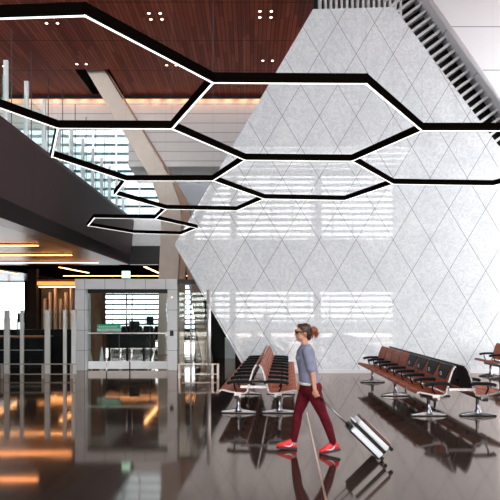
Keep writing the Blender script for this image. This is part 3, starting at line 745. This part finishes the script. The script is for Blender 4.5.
# t-shirt
m = MB()
m.loft([(.768, YC, .895, .132, .178), (.762, YC, .93, .138, .178), (.748, YC, 1.02, .128, .160), (.728, YC, 1.12, .126, .160), (.715, YC, 1.20, .127, .168), (.713, YC, 1.28, .116, .188), (.714, YC, 1.335, .090, .178), (.713, YC, 1.366, .064, .10), (.712, YC, 1.380, .058, .062)], 32)
for sh, el in (((.715, 6.885, 1.305), (.765, 6.84, 1.085)), ((.715, 7.215, 1.305), (.745, 7.25, 1.085))):
    cap(m, sh, .066, el, .060)
m.sphere((.640, YC-.06, 1.20), (.055, .06, .06), 14); m.sphere((.640, YC+.06, 1.20), (.055, .06, .06), 14)
pp(organic(m, 't_shirt', shirt_m, pr, .007, 6))
m = MB(); m.loft([(.752, YC, .868, .120, .168), (.755, YC, .90, .126, .172)], 28)
pp(m.build('undershirt_hem', white_m, pr, smooth=True))
# trousers
m = MB()
m.loft([(.775, YC, .76, .118, .170), (.780, YC, .83, .128, .176), (.770, YC, .90, .122, .168), (.762, YC, .93, .116, .158)], 28)
m.sphere((.835, YC-.075, .83), (.08, .085, .09), 16); m.sphere((.835, YC+.075, .83), (.08, .085, .09), 16)
for hp, md, kn, cf, an in (((.79, 6.965, .82), (.855, 6.945, .66), (.922, 6.935, .50), (.985, 6.93, .35), (1.05, 6.92, .135)),
                           ((.745, 7.130, .82), (.685, 7.135, .65), (.625, 7.145, .48), (.605, 7.155, .33), (.572, 7.165, .115))):
    cap(m, hp, .102, md, .086); cap(m, md, .086, kn, .062); cap(m, kn, .062, cf, .060); cap(m, cf, .060, an, .042)
pp(organic(m, 'trousers', pants_m, pr, .007, 6))
# hair
m = MB()
m.sphere((.706, YC, 1.565), (.094, .081, .086), 24); m.sphere((.745, YC, 1.525), (.060, .072, .072), 18)
m.sphere((.755, YC, 1.475), (.035, .05, .05), 14); m.sphere((.650, YC, 1.615), (.045, .055, .030), 14)
pp(organic(m, 'hair', hair_m, pr, .006, 3))
m = MB(); m.sphere((.785, YC, 1.570), (.030, .03, .028), 12)
m.sphere((.815, YC, 1.560), (.058, .05, .050), 16)
cap(m, (.835, YC, 1.58), .022, (.862, YC, 1.52), .024); cap(m, (.862, YC, 1.52), .02, (.855, YC, 1.455), .006)
cap(m, (.815, YC, 1.545), .022, (.795, YC, 1.445), .005); cap(m, (.84, YC+.02, 1.53), .018, (.835, YC+.02, 1.44), .004)
o = pp(organic(m, 'ponytail', hair2_m, pr, .005, 2)); o['label'] = 'ginger messy bun'
# sunglasses
m = MB()
for sg_ in (-1, 1):
    m.prism([(.576, 1.550), (.606, 1.553), (.616, 1.532), (.606, 1.508), (.582, 1.514)], 'y', YC+sg_*.012, YC+sg_*.068)
    m.bar((.61, YC+sg_*.068, 1.541), (.71, YC+sg_*.079, 1.535), .006, .014)
m.span((.586, YC-.014, 1.535), (.594, YC+.014, 1.543))
pp(m.build('sunglasses', black_m, pr, bevel=.003))
# shoes
def shoe(ankle, toe_dir, pitch, ys, front=False):
    # local: heel at origin, toe at +x ; later mirrored to -X
    m = MB()
    R_ = []
    prof = [(-.005, .030, .030), (.02, .045, .037), (.06, .052, .036), (.10, .045, .034), (.15, .034, .043), (.20, .026, .045), (.235, .020, .034), (.255, .014, .016)]
    for x_, h_, w_ in prof:
        R_.append([m.bm.verts.new((x_, w_*math.cos(a), .022+h_*1.15*(1+math.sin(a)) if math.sin(a) > -.99 else .022)) for a in [2*PI*j/16 for j in range(16)]])
    m._skin(R_)
    cap(m, (.035, 0, .07), .036, (.045, 0, .105), .036)
    so = MB(); out = [(-.015, -.028), (.03, -.037), (.10, -.033), (.17, -.046), (.23, -.036), (.262, 0), (.23, .036), (.17, .046), (.10, .036), (.03, .037), (-.015, .028)]
    so.prism(out, 'z', 0, .028)
    sw = []
    for sgn in (-1, 1):
        q = MB(); pts = [(.165, .050), (.10, .052), (.065, .066), (.045, .088), (.055, .062), (.075, .040), (.105, .034)]
        q.prism([(a, c) for a, c in pts], 'y', sgn*.0375, sgn*.0455); sw.append(q)
    M = Matrix.Translation(ankle) @ Matrix.Rotation(pitch, 4, 'Y') @ Matrix.Diagonal((-1, 1, 1, 1))
    for q in (m, so, *sw): bmesh.ops.transform(q.bm, matrix=M, verts=q.bm.verts)
    u = pp(organic(m, 'shoe', shoe_m, pr, .004, 3)); u['label'] = 'red running shoe with white tick'
    b_ = so.build('sole', sole_m, u, bevel=.006); b_.location = (0, 0, 0)
    for q in sw: q.build('tick_mark', white_m, u)
shoe((.600, 7.17, .001), 0, math.radians(3), 0)
shoe((1.125, 6.92, .050), 0, math.radians(-12), 0)
sock_m = mat('grey_sock', (.30, .30, .32), .8)
for an in ((1.055, 6.92, .14), (.568, 7.165, .11)):
    m = MB(); cap(m, an, .037, (an[0], an[1], an[2]-.03), .037); pp(m.build('sock', sock_m, pr, smooth=True))
# ================================================================== SUITCASE
C0 = Vector((1.550, 6.60, .026)); th = math.atan2(.395, -.34)
su = empty('suitcase', tuple(C0)); tag(su, 'white carry on suitcase with black bands tilted on its wheels behind the woman', 'suitcase')
U = Vector((-.715, 0, .699)); Vv = Vector((.699, 0, .715)); MS = Matrix.Translation(C0) @ Matrix((Vv, Vector((0, 1, 0)), U)).transposed().to_4x4()
# local: x thickness 0..0.22, y width 0..0.36, z length 0..0.53
def sbuild(mb, name, mt, bevel=0, smooth=False, par=None):
    o = mb.build(name, mt, par or su, bevel=bevel, smooth=smooth)
    if par is None: o.matrix_local = Matrix.Translation(-C0) @ MS
    return o
a1 = sbuild(MB().span((0, 0, 0), (.084, .36, .48)), 'lower_shell', case_m, .022)
a2 = sbuild(MB().span((.122, 0, 0), (.190, .36, .48)), 'upper_shell', case_m, .022)
sbuild(MB().span((.082, -.003, -.004), (.124, .363, .484)), 'zip_band', black_m, .008)
sbuild(MB().span((-.012, -.004, .0), (.010, .364, .48)), 'edge_band', black_m, .005)
o = sbuild(MB().span((.186, .004, .01), (.235, .356, .47)), 'front_pocket', maroon_shell, .02); o['label'] = 'dark red brown front panel'
m = MB()
for y_ in (.09, .27): m.tube([(.03, y_, .45), (.03, y_, .96)], .009, 8)
sbuild(m, 'telescopic_rods', chrome, smooth=True)
sbuild(MB().span((.005, .05, .475), (.07, .31, .51)), 'rod_housing', black_m, .01)
sbuild(MB().tube([(.03, .08, .96), (.03, .28, .96)], .016, 10), 'grip', black_m, smooth=True)
sbuild(MB().tube([(.12, .10, .48), (.12, .11, .525), (.12, .25, .525), (.12, .26, .48)], .011, 8), 'carry_handle', white_m, smooth=True)
for x_ in (.03, .19):
    for y_ in (.04, .32):
        q = sbuild(MB().span((x_-.02, y_-.03, -.02), (x_+.02, y_+.03, .01)), 'wheel_housing', black_m, .005)
        MB().tube([(x_, y_-.012, -.030), (x_, y_+.012, -.030)], .024, 14).build('wheel', black_m, q, smooth=True)
